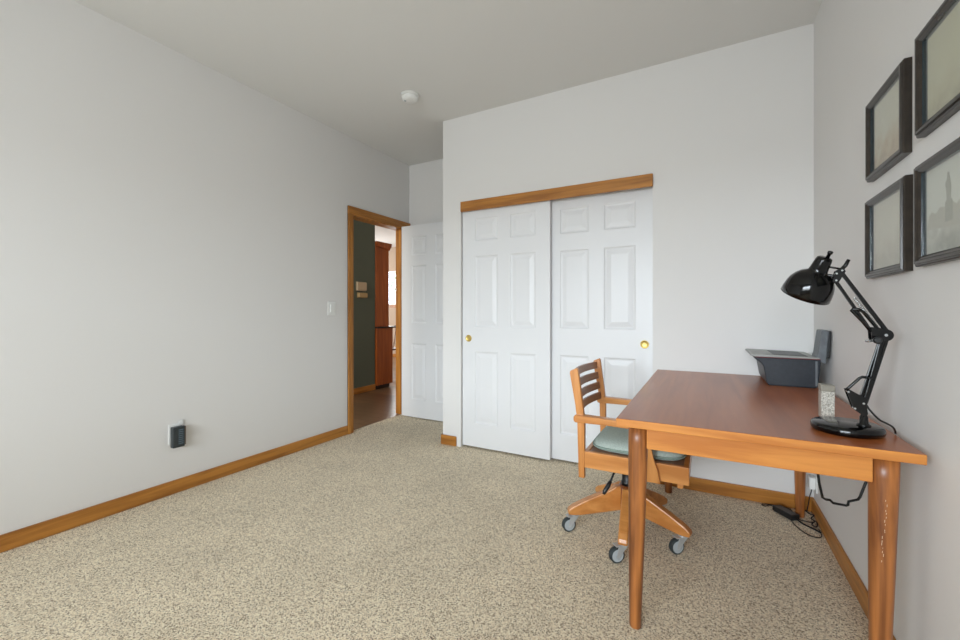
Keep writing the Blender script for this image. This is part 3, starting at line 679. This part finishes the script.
MB().prism([(0.507, Z+0.150), (0.519, Z+0.150), (0.527, Z+0.272), (0.524, Z+0.280), (0.5155, Z+0.276)], (0, YP0+0.010, 0), (1, 0, 0), (0, 0, 1), (0, 0.105, 0)).build('support_back', M['blackp'], pr, bevel=0.002)

# small patterned silver box
bx = thing('paperweight_block', 'small upright silver patterned block behind the lamp base', 'ornament', (0.372, 1.86, Z))
M['silverpat'] = mottled('silver_speckled_pattern', (128, 122, 112), (216, 210, 198), 330, 0.4, 0.5, 0.001, 6)
M['silvercap'] = mat('brushed_silver', (150, 144, 132), 0.35, 0.6)
MB().box(0.353, 0.391, 1.840, 1.880, Z, Z+0.094).build('block', M['silverpat'], bx, bevel=0.002)
MB().box(0.352, 0.392, 1.839, 1.881, Z+0.094, Z+0.116).build('cap', M['silvercap'], bx, bevel=0.002, label='plain brushed cap')

# ---------------------------------------------------------------- articulated desk lamp
LY = 1.650
lp = thing('desk_lamp', 'glossy black articulated desk lamp with round base on the desk', 'lamp', (0.380, 1.670, Z))
MB().lathe([(0.082, 0.0), (0.086, 0.002), (0.0885, 0.008), (0.0885, 0.017), (0.086, 0.023), (0.081, 0.0262), (0.0, 0.0275)], (0.383, 1.672, Z), n=56).build('base', M['black'], lp)
MB().lathe([(0.017, 0.0), (0.017, 0.006), (0.011, 0.010), (0.010, 0.030), (0.0075, 0.034), (0.0075, 0.072)], (0.418, LY, Z+0.0255), n=20).build('stem', M['black'], lp)
br = MB()
for s_ in (-1, 1):
    br.prism([(0.374, 0.884), (0.382, 0.885), (0.419, 0.862), (0.424, 0.815), (0.417, 0.806), (0.392, 0.826)], (0, LY + s_*0.013 - 0.0012, 0), (1, 0, 0), (0, 0, 1), (0, 0.0024, 0))
bo = br.build('lower_bracket', M['black'], lp)
for (x, z) in ((0.414, 0.846), (0.394, 0.829), (0.379, 0.878)):
    MB().tube([(x, LY-0.0165, z), (x, LY+0.0165, z)], 0.0028, 10).build('rivet', M['chrome'], bo)
# lower arm: two square bars side by side, plus tension lever
la = MB()
for dx in (0.0, 0.0155):
    la.bar((0.407+dx, LY, 0.845), (0.457+dx*0.9, LY, 1.045), 0.0075, 0.0095, (0, 1, 0))
for s_ in (-1, 1):
    la.bar((0.416, LY+s_*0.0105, 0.835), (0.460, LY+s_*0.0105, 1.052), 0.010, 0.004, (0, 1, 0))
la.build('lower_arm', M['black'], lp, bevel=0.001)
MB().tube([(0.373, LY-0.013, 0.882), (0.380, LY-0.013, 0.890), (0.405, LY-0.013, 0.921), (0.411, LY-0.013, 0.925), (0.434, LY-0.013, 0.924)], 0.0042, 8).build('tension_lever', M['black'], lp)
sp = MB(); hp = []
for k in range(150):
    t_ = k/149; a = t_*2*math.pi*18; c = Vector((0.418, LY, 0.855)).lerp(Vector((0.440, LY, 0.945)), t_)
    u = Vector((0.971, 0, -0.24)); hp.append(c + (u*math.cos(a) + Vector((0, 1, 0))*math.sin(a))*0.0045)
sp.tube(hp, 0.0009, 6).build('spring', M['chrome'], lp)
# elbow
el = MB()
for s_ in (-1, 1):
    el.lathe([(0.0175, -0.0015), (0.0175, 0.0015)], (0.463, LY+s_*0.0145, 1.052), (0, 1, 0), 28)
    el.prism([(0.430, 1.075), (0.448, 1.074), (0.468, 1.068), (0.466, 1.040), (0.446, 1.030), (0.432, 1.040)], (0, LY+s_*0.0145-0.0012, 0), (1, 0, 0), (0, 0, 1), (0, 0.0024, 0))
el.tube([(0.463, LY-0.014, 1.052), (0.463, LY+0.014, 1.052)], 0.006, 12)
eo = el.build('elbow_joint', M['black'], lp)
MB().tube([(0.463, LY-0.019, 1.052), (0.463, LY+0.019, 1.052)], 0.004, 12).build('rivet', M['chrome'], eo)
MB().lathe([(0.004, 0), (0.004, 0.012), (0.010, 0.013), (0.011, 0.022), (0.006, 0.025)], (0.440, LY-0.014, 1.037), (0, -1, 0), 12).build('knob', M['blackp'], eo)
MB().bar((0.424, LY, 1.032), (0.450, LY, 1.040), 0.034, 0.007, (0, 0, 1)).build('cross_bolt', M['chrome'], eo, bevel=0.001)
# upper arm: two long parallel bars
ua = MB()
ua.bar((0.468, LY, 1.065), (0.363, LY, 1.246), 0.010, 0.0095, (0, 1, 0))
ua.bar((0.436, LY, 1.058), (0.352, LY, 1.216), 0.0085, 0.0085, (0, 1, 0))
ua.build('upper_arm', M['black'], lp, bevel=0.001)
MB().tube([(0.431, LY-0.012, 1.062), (0.412, LY-0.012, 1.092), (0.386, LY-0.012, 1.126), (0.389, LY-0.012, 1.130), (0.404, LY-0.012, 1.128), (0.414, LY-0.012, 1.120), (0.446, LY-0.012, 1.070)], 0.0045, 8).build('tension_lever', M['black'], lp)
hp = []
for k in range(170):
    t_ = k/169; a = t_*2*math.pi*20; c = Vector((0.446, LY, 1.078)).lerp(Vector((0.396, LY, 1.163)), t_)
    u = Vector((0.862, 0, 0.507)); hp.append(c + (u*math.cos(a) + Vector((0, 1, 0))*math.sin(a))*0.0042)
MB().tube(hp, 0.0009, 6).build('spring', M['chrome'], lp)
hd = MB()
for s_ in (-1, 1):
    hd.prism([(0.342, 1.212), (0.356, 1.208), (0.374, 1.244), (0.368, 1.258), (0.350, 1.246)], (0, LY+s_*0.0095-0.0012, 0), (1, 0, 0), (0, 0, 1), (0, 0.0024, 0))
ho = hd.build('head_bracket', M['black'], lp)
for (x, z) in ((0.351, 1.217), (0.365, 1.247), (0.352, 1.238)):
    MB().tube([(x, LY-0.013, z), (x, LY+0.013, z)], 0.0028, 10).build('rivet', M['chrome'], ho)
MB().tube([(0.366, LY-0.004, 1.252), (0.374, LY-0.006, 1.262), (0.381, LY-0.010, 1.280)], [0.0055, 0.0055, 0.0045], 8).build('fork', M['black'], lp)
ax = Vector((-0.324, 0.36, -0.87)).normalized()
capo = Vector((0.325, LY-0.01, 1.290))
MB().tube([(0.356, LY, 1.228), (0.346, LY, 1.231), capo + ax*0.055], 0.0055, 10).build('swivel_arm', M['black'], lp)
MB().tube([(0.366, LY, 1.252), (0.352, LY, 1.256), capo + ax*0.028], 0.003, 8).build('stay_rod', M['black'], lp)
prof_o = [(0.0, 0.0), (0.016, 0.0), (0.021, 0.003), (0.023, 0.010), (0.026, 0.040), (0.0275, 0.052), (0.032, 0.056), (0.044, 0.063), (0.056, 0.076), (0.065, 0.092), (0.070, 0.110), (0.0725, 0.130), (0.0735, 0.147)]
prof_i = [(0.0720, 0.147), (0.0705, 0.130), (0.068, 0.110), (0.063, 0.093), (0.054, 0.078), (0.042, 0.066), (0.024, 0.060), (0.0, 0.060)]
prof_o = [(a*0.93, b*0.90) for a, b in prof_o]; prof_i = [(a*0.93, b*0.90) for a, b in prof_i]
sh = MB().lathe(prof_o + prof_i, capo, ax, 48).build('lamp_shade', M['black'], lp)
MB().lathe([(0.005, 0.002), (0.005, -0.010), (0.007, -0.011), (0.007, -0.018), (0.004, -0.020)], capo + Vector((0.006, 0, 0)), ax, 14).build('switch', M['black'], sh)
MB().lathe([(0.012, 0.060), (0.013, 0.075), (0.022, 0.095), (0.026, 0.110), (0.020, 0.118), (0.0, 0.124)], capo, ax, 24).build('bulb', M['bulb'], sh)
MB().tube(spline([(0.424, LY+0.004, 0.842), (0.432, LY, 0.825), (0.452, LY, 0.800), (0.472, LY+0.012, 0.788), (0.490, LY+0.028, 0.776), (0.499, LY+0.040, 0.763), (0.502, LY+0.046, 0.7535)]), 0.0026, 8).build('cord', M['cord'], lp)

# ---------------------------------------------------------------- cords and adapter under the desk
cord_pts = [(0.3326, 1.8349, 0.6987), (0.3419, 1.84, 0.5793), (0.348, 1.8433, 0.5231), (0.3588, 1.8492, 0.4687), (0.3696, 1.8551, 0.4617), (0.3819, 1.8619, 0.46), (0.3911, 1.8669, 0.4494), (0.4312, 1.8889, 0.4406), (0.4373, 1.8922, 0.4424), (0.4389, 1.8931, 0.4547), (0.4681, 1.9091, 0.4617), (0.4743, 1.9124, 0.4705), (0.4928, 1.9226, 0.5231), (0.5297, 1.9428, 0.6285), (0.539, 1.9478, 0.6987)]
MB().tube(cord_pts, 0.0042, 8).build('hanging_cord', M['cord'])
tag(bpy.data.objects['hanging_cord'], 'stiff black cord hanging in angular bends beneath the desktop', 'cord')

ad = thing('power_adapter', 'black power adapter brick lying on carpet by rear desk leg', 'power adapter', (0.385, 2.80, 0.0))
c = Vector((0.384, 2.797, 0)); d = Vector((0.60, -0.80, 0)).normalized(); w_ = Vector((-d.y, d.x, 0))
MB().prism([(-0.062, 0.003), (0.062, 0.003), (0.062, 0.034), (-0.062, 0.034)], c - w_*0.026, d, (0, 0, 1), w_*0.052).build('body', M['blackp'], ad, bevel=0.005)
e0 = c - d*0.060 + Vector((0, 0, 0.018)); e1 = c + d*0.060 + Vector((0, 0, 0.018))
MB().tube(spline([e0, e0 - d*0.03 + Vector((-0.01, 0.005, -0.006)), (0.300, 2.868, 0.006), (0.282, 2.880, 0.004)]), 0.0028, 8).build('output_cord', M['cord'], ad)
MB().tube(spline([e1, e1 + d*0.03 + Vector((0, 0, -0.008)), (0.455, 2.715, 0.005), (0.490, 2.680, 0.005), (0.508, 2.655, 0.006)]), 0.0042, 8).build('input_cord', M['cord'], ad)
def loose(label, pts, r=0.0025):
    return tag(MB().tube(spline(pts), r, 8).build('loose_cord', M['cord']), label, 'cord')
loose('thin black cord curling in a wide loop on carpet beside baseboard', [(0.400, 2.735, 0.004), (0.410, 2.690, 0.004), (0.428, 2.640, 0.004), (0.455, 2.600, 0.004), (0.488, 2.595, 0.004), (0.506, 2.625, 0.004), (0.508, 2.700, 0.004)], 0.0022)
loose('black cord lying from behind rear desk leg toward the chair', [(0.285, 2.893, 0.004), (0.330, 2.903, 0.006), (0.385, 2.892, 0.010), (0.420, 2.870, 0.008), (0.425, 2.790, 0.004), (0.470, 2.765, 0.004), (0.502, 2.770, 0.005)], 0.0026)
loose('tangled black cord bundle in corner behind rear right desk leg', [(0.440, 2.905, 0.006), (0.470, 2.895, 0.02), (0.478, 2.880, 0.02), (0.498, 2.840, 0.018), (0.507, 2.800, 0.030), (0.492, 2.780, 0.018), (0.508, 2.740, 0.020), (0.500, 2.700, 0.012), (0.486, 2.730, 0.008), (0.505, 2.765, 0.014)], 0.0030)

wo_ = thing('corner_outlet', 'white outlet with plug low on right wall near the corner', 'outlet', (RX, 2.87, 0.13))
MB().box(RX-0.006, RX, 2.835, 2.905, 0.135, 0.250).build('wall_plate', M['white'], wo_, bevel=0.002)
MB().box(RX-0.034, RX-0.006, 2.846, 2.892, 0.150, 0.215).build('plug', M['white'], wo_, bevel=0.004)
MB().tube(spline([(RX-0.020, 2.868, 0.151), (RX-0.022, 2.870, 0.13), (0.502, 2.875, 0.10), (0.498, 2.880, 0.06), (0.490, 2.880, 0.01)]), 0.0024, 8).build('plug_cord', M['cord'], wo_)
